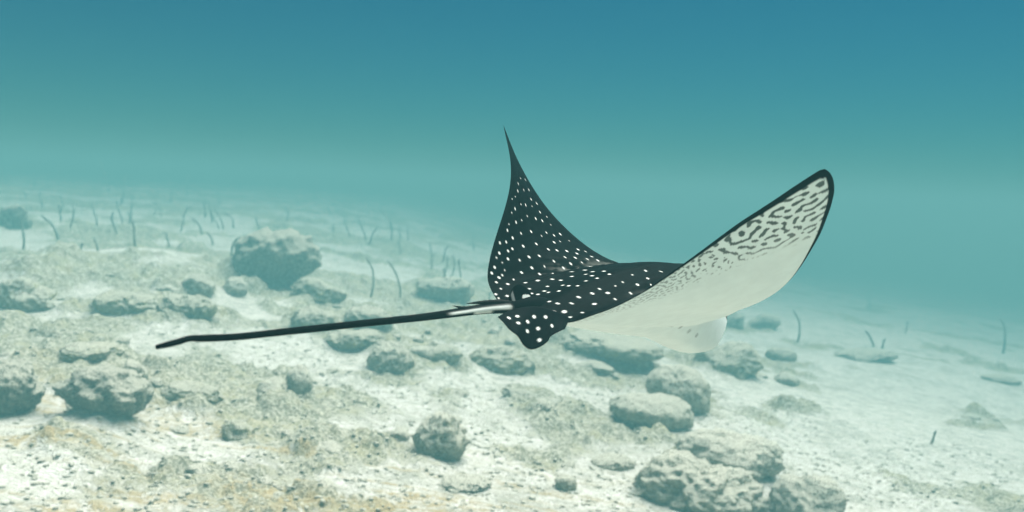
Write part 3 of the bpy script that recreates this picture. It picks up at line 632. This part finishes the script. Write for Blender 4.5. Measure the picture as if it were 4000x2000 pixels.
#@END
RAY_P = np.array([0.2225, -0.1149, 1.7665])          # where the ray glides, in front of the camera
RAY_K = 0.48                      # a young ray, half a metre across
RAY_B = np.array([[0.62249, -0.77857, 0.07959], [-0.03938, 0.0704, 0.99674], [0.78164, 0.62359, -0.01317]])
SPOTS = [   # span position, chord position, radius in mm
    (0.65, 0.217, 4.2), (0.704, 0.377, 3.4), (0.745, 0.653, 4.0), (0.609, 0.18, 4.6), (0.642, 0.359, 3.8), (0.683, 0.575, 4.3),
    (0.572, 0.124, 2.8), (0.552, 0.072, 2.8), (0.625, 0.503, 4.1), (0.625, 0.629, 4.6), (0.556, 0.223, 3.0), (0.568, 0.318, 4.3),
    (0.581, 0.449, 2.8), (0.516, 0.134, 4.4), (0.492, 0.091, 3.0), (0.576, 0.587, 4.4), (0.568, 0.693, 3.0), (0.512, 0.307, 3.1),
    (0.48, 0.223, 3.0), (0.464, 0.159, 4.6), (0.52, 0.437, 4.3), (0.524, 0.545, 4.2), (0.444, 0.086, 2.8), (0.52, 0.664, 2.9),
    (0.413, 0.077, 4.3), (0.417, 0.207, 3.6), (0.444, 0.324, 4.6), (0.464, 0.515, 3.7), (0.436, 0.425, 3.0), (0.46, 0.599, 4.1),
    (0.476, 0.71, 4.6), (0.389, 0.134, 4.6), (0.366, 0.086, 4.1), (0.358, 0.041, 4.6), (0.409, 0.533, 4.5), (0.425, 0.617, 2.9),
    (0.448, 0.755, 2.8), (0.358, 0.212, 4.6), (0.378, 0.33, 4.4), (0.358, 0.413, 4.1), (0.358, 0.485, 4.6), (0.362, 0.581, 4.6),
    (0.389, 0.733, 4.6), (0.339, 0.134, 3.7), (0.324, 0.105, 4.1), (0.316, 0.046, 4.4), (0.297, 0.033, 3.0), (0.301, 0.234, 4.3),
    (0.312, 0.307, 4.1), (0.309, 0.491, 4.1), (0.347, 0.647, 4.6), (0.309, 0.575, 4.5), (0.29, 0.105, 4.0), (0.286, 0.17, 3.5),
    (0.286, 0.389, 4.1), (0.275, 0.072, 2.9), (0.256, 0.029, 4.4), (0.248, 0.086, 2.9), (0.256, 0.234, 4.4), (0.267, 0.318, 3.3),
    (0.263, 0.431, 4.4), (0.282, 0.503, 4.6), (0.234, 0.02, 4.3), (0.226, 0.072, 3.2), (0.237, 0.17, 4.2), (0.226, 0.267, 4.2),
    (0.223, 0.353, 4.3), (0.123, 0.401, 4.3), (0.099, 0.307, 3.8), (0.212, 0.054, 4.3), (0.19, 0.124, 3.0), (0.133, 0.144, 4.3),
    (0.113, 0.175, 4.6), (0.092, 0.207, 4.4), (0.063, 0.212, 4.6), (0.06, 0.261, 3.6), (0.19, 0.037, 3.5), (0.168, 0.082, 4.0),
    (0.154, 0.041, 3.2), (0.14, 0.008, 3.4), (0.109, 0.037, 4.1), (0.119, 0.008, 3.0), (0.092, 0.11, 2.9), (0.06, 0.159, 3.5),
    (0.063, 0.1, 2.9), (0.041, 0.105, 3.7), (0.041, 0.129, 4.6), (0.023, 0.12, 2.9), (-0.002, 0.139, 4.1), (-0.032, 0.185, 3.2),
    (0.023, 0.175, 3.2), (0.0, 0.18, 4.1), (0.378, 0.793, 3.4), (0.335, 0.75, 4.9), (0.305, 0.664, 3.9), (0.301, 0.739, 4.5),
    (0.106, 0.515, 5.0), (0.286, 0.593, 3.4), (0.116, 0.491, 3.6), (0.106, 0.425, 5.0), (0.082, 0.347, 4.4), (0.035, 0.324, 5.1),
    (0.002, 0.33, 5.0), (0.032, 0.284, 3.3), (0.0, 0.278, 5.0), (-0.041, 0.307, 4.2), (-0.038, 0.256, 3.3), (-0.026, 0.223, 4.5),
    (-0.082, 0.377, 3.3), (-0.076, 0.449, 4.8), (-0.099, 0.527, 4.3), (-0.119, 0.443, 5.0), (-0.096, 0.318, 3.9), (-0.102, 0.278, 3.3),
    (-0.133, 0.383, 5.0), (-0.147, 0.467, 3.1), (-0.089, 0.217, 3.7), (-0.092, 0.175, 5.0), (-0.116, 0.228, 5.1), (-0.151, 0.33, 4.1),
    (-0.151, 0.234, 3.9), (-0.133, 0.144, 5.1), (-0.137, 0.068, 3.5), (-0.082, 0.134, 4.7), (-0.035, 0.068, 4.2), (-0.066, 0.072, 4.1),
    (-0.089, 0.091, 4.1), (-0.076, 0.037, 3.9), (-0.126, 0.029, 4.0), (-0.096, 0.05, 5.6), (-0.06, 0.016, 5.7), (-0.096, 0.012, 5.4),
]
PEL_OUT = [[-0.3277, -0.089, -0.0115], [-0.3432, -0.0878, -0.0175], [-0.3613, -0.0833, -0.0267], [-0.3717, -0.0883, -0.0306], [-0.3882, -0.0859, -0.0377], [-0.4018, -0.0796, -0.0404], [-0.4143, -0.0744, -0.035], [-0.4271, -0.0689, -0.0231], [-0.4338, -0.0549, -0.0158], [-0.4374, -0.0449, -0.006], [-0.4402, -0.0358, 0.0027]]
PEL_IN = [[-0.2989, -0.0767, 0.0035], [-0.321, -0.0628, 0.0108], [-0.3443, -0.0476, 0.0166], [-0.3671, -0.0331, 0.0161], [-0.3908, -0.0175, 0.0108]]
PEL_SPOTS = [[-0.3675, -0.052, 0.0022, 4.4], [-0.3483, -0.0609, 0.0021, 4.4], [-0.4154, -0.0386, 0.0001, 4.4], [-0.3967, -0.0404, 0.0024, 4.4], [-0.4076, -0.0521, -0.007, 4.4], [-0.386, -0.0542, -0.0048, 4.4], [-0.347, -0.0748, -0.0101, 4.4], [-0.3959, -0.0633, -0.0176, 4.4], [-0.3725, -0.0665, -0.0142, 4.4], [-0.3822, -0.079, -0.0293, 4.4]]
TAIL = [[-0.17, 0.0, 0.006, 0.01], [-0.235, 0.001, 0.01, 0.0165], [-0.316, 0.0011, 0.0173, 0.0165], [-0.3558, 0.0029, 0.0156, 0.0125], [-0.4207, 0.0041, 0.0129, 0.0088], [-0.4801, 0.0062, 0.0074, 0.007], [-0.5378, 0.0062, 0.0025, 0.006], [-0.6845, 0.0135, -0.0079, 0.005], [-0.8163, 0.0102, -0.0153, 0.0046], [-0.8921, 0.0089, -0.0193, 0.0043], [-0.9341, 0.0134, -0.02, 0.0041], [-0.9449, 0.011, -0.0193, 0.0036], [-0.9609, 0.0069, -0.0218, 0.0037], [-0.978, 0.0043, -0.0246, 0.0034], [-0.9902, 0.0034, -0.0264, 0.0026]]

def worms(n0, n1, wl0, wl1, seed):
    """labyrinth pattern by repeated band-pass and clipping"""
    rg = np.random.default_rng(seed); a = rg.standard_normal((n0, n1))
    k0 = np.fft.fftfreq(n0)[:, None]; k1 = np.fft.fftfreq(n1)[None]; k = np.hypot(k0, k1) + 1e-9
    def run(wl):
        b = a.copy(); fl = np.exp(-(np.log(k * wl) / 0.55) ** 2)
        for _ in range(4):
            b = np.real(np.fft.ifft2(np.fft.fft2(b) * fl)); b = np.clip(b / (b.std() + 1e-9) * 1.3 + 0.15, -1, 1)
        return b
    return run(wl0), run(wl1)

def ray_material():
    mt, n_, b = new_mat('ray_skin')
    pos = nd(n_, 'ShaderNodeTexCoord').outputs['Object']
    c_ = attr(n_, 'skin', 'Color'); n1 = noise_node(n_, pos, 30, 5, 0.6)
    col = mixc(n_, 1.0, c_, mixc(n_, maprange(n_, n1, 0.3, 0.7), (0.96, 0.96, 0.96), (1.03, 1.03, 1.03)), 'MULTIPLY')
    n_.links.new(col, b.inputs['Base Color']); b.inputs['Roughness'].default_value = 0.45; b.inputs['Specular IOR Level'].default_value = 0.002
    bump(n_, b, noise_node(n_, pos, 220, 3, 0.6), 0.12, 0.002)
    return mt
M_RAY = ray_material()
DARK = np.array([0.0008, 0.0013, 0.0016]); WHITE = np.array([0.62, 0.66, 0.62]); BELLY = np.array([0.72, 0.80, 0.78]); MARK = np.array([0.06, 0.08, 0.075])

def build_ray():
    def c2w(v): return v[0] * _rt + v[1] * _up + v[2] * _fw
    root = bpy.data.objects.new('eagle_ray', None); COL.objects.link(root); root.empty_display_size = 0.1
    org = CAM + c2w(RAY_P * RAY_K); cols = [c2w(RAY_B[:, i]) for i in range(3)]
    M = Matrix.Identity(4)
    for i in range(3):
        for j in range(3): M[i][j] = cols[j][i] * RAY_K
        M[i][3] = org[i]
    root.matrix_world = M
    tag(root, 'black white-spotted eagle ray with raised wings gliding over the seabed', 'eagle ray')
    u, t, top, bot = ray_surface()
    nu, nt_ = len(u), len(t)
    UU, TT = np.meshgrid(u, t, indexing='ij')
    chord = np.linalg.norm(top[:, -1] - top[:, 0], axis=1)[:, None] * np.ones_like(UU)
    # ---- back: dark with white spots
    ct = np.zeros((nu, nt_, 3)) + DARK
    rg = np.random.default_rng(3)
    def on_top(us, ts):
        i = np.clip(np.searchsorted(u, us), 0, nu - 1); k = np.clip(np.searchsorted(t, ts), 0, nt_ - 1); return top[i, k]
    ct = ct * (0.5 + 0.9 * sstep(-0.2, 0.6, fbm2(UU * 16, TT * 14, 4, 15)))[..., None]
    allsp = [(a, b_, r_) for a, b_, r_ in SPOTS] + [(-a, b_, r_) for a, b_, r_ in SPOTS if a > 0.30]
    sp = np.zeros((nu, nt_))
    dust = sstep(-0.15, 0.3, noise2(UU * 60, TT * 5, 5) + 0.5 * noise2(UU * 90, TT * 30, 6))
    for a, b_, r_ in allsp:
        p = on_top(a, b_); d = np.linalg.norm(top - p, axis=2); r = r_ * 0.00080
        m_ = d < r * 1.6
        an = rg.uniform(0, 6.28)
        sp[m_] = np.maximum(sp[m_], (1 - sstep(r * 0.50, r * 1.08, d[m_])) * rg.uniform(0.72, 1.0))
    pale = dust * np.exp(-((np.abs(UU) - 0.20 - 0.05 * TT) / 0.045) ** 2) * sstep(0.25, 0.5, TT) * (1 - sstep(0.85, 0.98, TT))
    ct = ct * (1 - 0.4 * pale[..., None]) + 0.4 * pale[..., None] * np.array([0.40, 0.42, 0.38])
    ct = ct * (1 - sp[..., None]) + WHITE * sp[..., None]
    # ---- underside: white, worm marks towards the rear edge and the tip, dark rim
    gx = 0.0012; n0, n1 = 520, 520
    wa, wb = worms(n0, n1, 0.0185 / gx, 0.0095 / gx, 4)
    X = (np.abs(UU) * S_ / gx).astype(int) % n0; Y = ((TT * chord) / gx).astype(int) % n1
    mixw = sstep(0.42, 0.70, np.abs(UU))
    fld = wa[X, Y] * mixw + wb[X, Y] * (1 - mixw)
    dTE = TT * chord; dLE = (1 - TT) * chord; au = np.abs(UU)
    reach = np.interp(au, [0, 0.12, 0.3, 0.5, 0.7, 0.85, 1], [0.0, 0.022, 0.060, 0.105, 0.165, 0.26, 0.36])
    stren = (1 - sstep(0.15 * reach, 1.15 * reach, dTE + 0.010 * noise2(UU * 14, TT * 9, 8))) * sstep(0.10, 0.2, au)
    th_ = 0.27 + 1.0 * (1 - stren)
    mark = sstep(th_, th_ + 0.35, -fld) * sstep(0.0, 0.25, stren)
    mark = mark * sstep(0.0015, 0.006, dTE) * (0.35 + 0.65 * sstep(0.25, 0.7, au)) * (0.65 + 0.35 * stren)
    cb = BELLY * (1 - 0.95 * mark[..., None]) + 0.95 * mark[..., None] * MARK
    rimT = np.interp(au, [0, 0.35, 0.5, 0.7, 0.9, 0.96, 1], [0.0012, 0.0025, 0.005, 0.009, 0.0135, 0.016, 0.022])
    rimL = np.interp(au, [0, 0.50, 0.62, 0.8, 0.92, 1], [0.0, 0.0, 0.005, 0.011, 0.0135, 0.020])
    tipd = np.linalg.norm(bot - bot[(UU > 0).astype(int) * (nu - 1), nt_ // 2], axis=2)
    rim = np.maximum(1 - sstep(rimT * 0.9, rimT * 1.15 + 0.0006, dTE), (1 - sstep(rimL * 0.9, rimL * 1.15 + 0.0006, dLE)) * (rimL > 0.0004))
    rim = np.maximum(rim, 1 - sstep(0.015, 0.018, tipd))
    cb = cb * (1 - rim[..., None]) + DARK * rim[..., None]
    # gill slits: five dark nicks on each side of the throat
    for sgn in (1, -1):
        for k in range(5):
            i = int(np.argmin(np.abs(u - sgn * (0.105 + 0.012 * k)))); j = int(np.argmin(np.abs(t - (0.80 - 0.045 * k))))
            d = np.linalg.norm((bot - bot[i, j]) * np.array([1, 0.55, 0.6]), axis=2)
            g = (1 - sstep(0.0022, 0.005, d)) * 0.75
            cb = cb * (1 - g[..., None]) + g[..., None] * np.array([0.05, 0.06, 0.055])
    ct[:, 0] = DARK; ct[:, -1] = DARK
    V = [top.reshape(-1, 3), bot.reshape(-1, 3)]; Cc = [ct.reshape(-1, 3), cb.reshape(-1, 3)]; n = nu * nt_
    Q = [grid_quads(nu, nt_, True), grid_quads(nu, nt_) + n]
    base = 2 * n; TR = []
    def add(v, c, q, tr=None):
        nonlocal base
        V.append(v); Cc.append(c); Q.append(q + base)
        if tr is not None: TR.append(tr + base)
        base += len(v)
    # ---- tail with white side stripe
    tl = np.array(TAIL); uu = np.linspace(0, 1, 160)
    seg = np.r_[0, np.cumsum(np.linalg.norm(np.diff(tl[:, :3], axis=0), axis=1))]; seg /= seg[-1]
    path = hermite(np.c_[seg, tl], uu); rad = path[:, 3]
    v, q, tr, a = tube(path[:, :3], rad, 20)
    c = np.zeros((len(v), 3)) + DARK * 1.4
    rel = (v[:160 * 20].reshape(160, 20, 3) - path[:, None, :3]) / rad[:, None, None]
    xs = path[:, 0][:, None] * np.ones((160, 20))
    side = np.abs(rel[..., 1]); zr = rel[..., 2]
    st = sstep(0.55, 0.72, side) * (1 - sstep(0.28, 0.45, np.abs(zr - 0.10))) * sstep(-0.52, -0.50, xs) * (1 - sstep(-0.375, -0.365, xs))
    st = np.maximum(st, sstep(0.5, 0.7, side) * (1 - sstep(0.2, 0.4, np.abs(zr + 0.45))) * sstep(-0.46, -0.45, xs) * (1 - sstep(-0.42, -0.41, xs)))
    cc = c[:160 * 20].reshape(160, 20, 3); cc = cc * (1 - st[..., None]) + WHITE * st[..., None]; c[:160 * 20] = cc.reshape(-1, 3)
    add(v, c, q, tr)
    # ---- pelvic fins
    for sgn in (-1, 1):
        out = np.array(PEL_OUT); inn = np.array(PEL_IN)
        ta = np.linspace(0, 1, 70); ra = np.linspace(0, 1, 44)
        def along(p):
            d = np.r_[0, np.cumsum(np.linalg.norm(np.diff(p, axis=0), axis=1))]; d /= d[-1]; return hermite(np.c_[d, p], ta)
        o_, i_ = along(out), along(inn)
        if sgn > 0:                                  # the other fin is folded in under the tail
            o_ = o_ * np.array([1, -1, 1]); i_ = i_ * np.array([1, -1, 1])
            o_ = i_ + (o_ - i_) * np.array([0.30, 0.10, 0.10])
        mid = i_[:, None] + (o_ - i_)[:, None] * ra[None, :, None]
        nrm = np.cross(np.gradient(mid, axis=0), np.gradient(mid, axis=1)); nrm /= np.linalg.norm(nrm, axis=2)[..., None] + 1e-9
        if nrm[35, 20, 2] < 0: nrm = -nrm
        nrm = nrm.mean((0, 1)); nrm /= np.linalg.norm(nrm)
        hh = (0.0045 * (1 - ra) ** 0.6 + 0.0008)[None] * (np.sin(math.pi * np.clip(ta, 0.02, 0.98)) ** 0.4)[:, None]
        wav = 0.004 * (np.sin(ta * 9) [:, None] * ra[None] ** 2)
        tp = mid + nrm * (hh + wav)[..., None]; bt = mid - nrm * (hh - wav)[..., None]
        c1 = np.zeros(tp.shape) + DARK * 1.6; c2 = np.zeros(tp.shape) + np.array([0.30, 0.31, 0.28])
        for (ax, ay, az, r_) in PEL_SPOTS:
            p = np.array([ax, ay * (1 if sgn < 0 else -1), az]); d = np.linalg.norm(mid - p, axis=2)
            g = 1 - sstep(r_ * 0.42e-3, r_ * 0.88e-3, d); c1 = c1 * (1 - g[..., None]) + WHITE * g[..., None]
        n_ = 70 * 44
        fl = sgn > 0
        add(tp.reshape(-1, 3), c1.reshape(-1, 3), grid_quads(70, 44, fl)); add(bt.reshape(-1, 3), c2.reshape(-1, 3), grid_quads(70, 44, not fl))
        i = np.arange(n_).reshape(70, 44); rim_ = np.r_[i[:, -1], i[-1, ::-1], i[::-1, 0], i[0, :]]
        qs = np.c_[rim_, np.roll(rim_, -1), np.roll(rim_, -1) + n_, rim_ + n_]
        Q.append(qs + base - 2 * n_)
    # ---- small dorsal fin at the root of the tail
    ta = np.linspace(0, 1, 40); ra = np.linspace(0, 1, 26)
    dtop = np.array([[-0.3705, 0.0271], [-0.3677, 0.0374], [-0.3608, 0.0477], [-0.3497, 0.0531], [-0.3362, 0.0519], [-0.3211, 0.0456], [-0.3069, 0.036], [-0.2904, 0.0227]]); dbot = np.array([[-0.3699, 0.0173], [-0.3455, 0.015], [-0.3171, 0.0148], [-0.2882, 0.0169]]); dsp = np.array([-0.3266, 0.0328, 0.0115, 0.004])
    def lin(p): return hermite(np.c_[np.linspace(0, 1, len(p)), p], ta)
    for sgn in (-1, 1):
        g_ = lin(dbot)[:, None] + (lin(dtop) - lin(dbot))[:, None] * ra[None, :, None]; xg, zg = g_[..., 0], g_[..., 1]
        hy = 0.0050 * (1 - ra[None] ** 1.5) * np.sin(math.pi * np.clip(ta, 0.03, 0.97))[:, None] ** 0.5 + 0.0003
        v = np.stack([xg, sgn * hy, zg], -1)
        c = np.zeros(v.shape) + DARK * 0.7
        g = 1 - sstep(0.8, 1.15, np.abs((xg - dsp[0]) / dsp[2]) ** 3 + np.abs((zg - dsp[1]) / dsp[3]) ** 3)
        c = c * (1 - g[..., None]) + WHITE * g[..., None]
        e = (1 - sstep(0.035, 0.06, np.abs(ta[:, None] - 0.20 - 0 * ra[None]))) * sstep(0.25, 0.4, ra[None]) * (1 - sstep(0.86, 0.95, ra[None]))
        c = c * (1 - 0.6 * e[..., None]) + 0.6 * e[..., None] * np.array([0.3, 0.33, 0.32])
        add(v.reshape(-1, 3), c.reshape(-1, 3), grid_quads(40, 26, sgn > 0))
    me = np_mesh('body', np.vstack(V), np.vstack(Q), np.vstack(TR)); vattr(me, 'skin', np.vstack(Cc))
    body = mesh_obj('body', me, M_RAY, root)
    # ---- venomous spines lying along the root of the tail
    mt, n_, b = new_mat('spine_horn'); n_.links.new(mixc(n_, noise_node(n_, nd(n_, 'ShaderNodeTexCoord').outputs['Object'], 90), (0.003, 0.004, 0.004), (0.010, 0.012, 0.011)), b.inputs['Base Color']); b.inputs['Roughness'].default_value = 0.5; b.inputs['Specular IOR Level'].default_value = 0.01
    for pts in [[[-0.3533, -0.0, 0.0215], [-0.3992, 0.0014, 0.0236], [-0.4339, 0.0048, 0.0228], [-0.464, 0.0104, 0.0203]], [[-0.3664, 0.0002, 0.0185], [-0.4209, 0.0044, 0.017], [-0.4715, 0.0036, 0.0141], [-0.4996, 0.0068, 0.0175]]]:
        p = np.array(pts); d = np.linspace(0, 1, len(p)); k = np.linspace(0, 1, 26)
        pth = hermite(np.c_[d, p], k); r = 0.0042 * (1 - k ** 2.2) + 0.0003; r[::3] *= 1.12
        v, q, tr, _ = tube(pth, r, 10)
        tag(mesh_obj('tail_spine', np_mesh('tail_spine', v, q, tr), mt, root), 'dark pointed spine on the tail')
    # ---- eyes on the sides of the head
    mt2, n2, b2 = new_mat('eye_wet'); b2.inputs['Roughness'].default_value = 0.12
    n2.links.new(mixc(n2, noise_node(n2, nd(n2, 'ShaderNodeTexCoord').outputs['Object'], 120), (0.008, 0.008, 0.008), (0.03, 0.028, 0.02)), b2.inputs['Base Color'])
    V0, F0 = ico(3)
    for sgn in (1, -1):
        o = mesh_obj('eye', np_mesh('eye', V0 * np.array([0.014, 0.009, 0.012]), tris=F0), mt2, root)
        i = int(np.argmin(np.abs(u - sgn * 0.128))); o.location = 0.5 * (top[i, int(nt_ * 0.90)] + bot[i, int(nt_ * 0.90)]) + np.array([0, sgn * 0.004, 0.006])
    return root
build_ray()

# ------------------------------------------------------------------ sea water
def build_haze():
    x, y0, y1, z0, z1 = 95.0, -95.0, 95.0, -6.0, 1.84
    V = [(-x, y0, z0), (x, y0, z0), (x, y1, z0), (-x, y1, z0), (-x, y0, z1), (x, y0, z1), (x, y1, z1), (-x, y1, z1)]
    F = [(3, 2, 1, 0), (4, 5, 6, 7), (0, 1, 5, 4), (1, 2, 6, 5), (2, 3, 7, 6), (3, 0, 4, 7)]
    me = np_mesh('haze', V, F, smooth=False)
    mt = bpy.data.materials.new('sea_water'); mt.use_nodes = True; n_ = mt.node_tree; n_.nodes.clear()
    out = n_.nodes.new('ShaderNodeOutputMaterial'); pv = n_.nodes.new('ShaderNodeVolumePrincipled')
    pv.inputs['Color'].default_value = (0.074, 0.208, 0.220, 1); pv.inputs['Density'].default_value = 0.172
    pv.inputs['Anisotropy'].default_value = 0.0; pv.inputs['Absorption Color'].default_value = (0.0, 0.0, 0.0, 1)
    n_.links.new(pv.outputs[0], out.inputs['Volume'])
    o = mesh_obj('haze', me, mt); tag(o, 'blue-green sea water veiling the distance', 'sea water', kind='stuff')
build_haze()
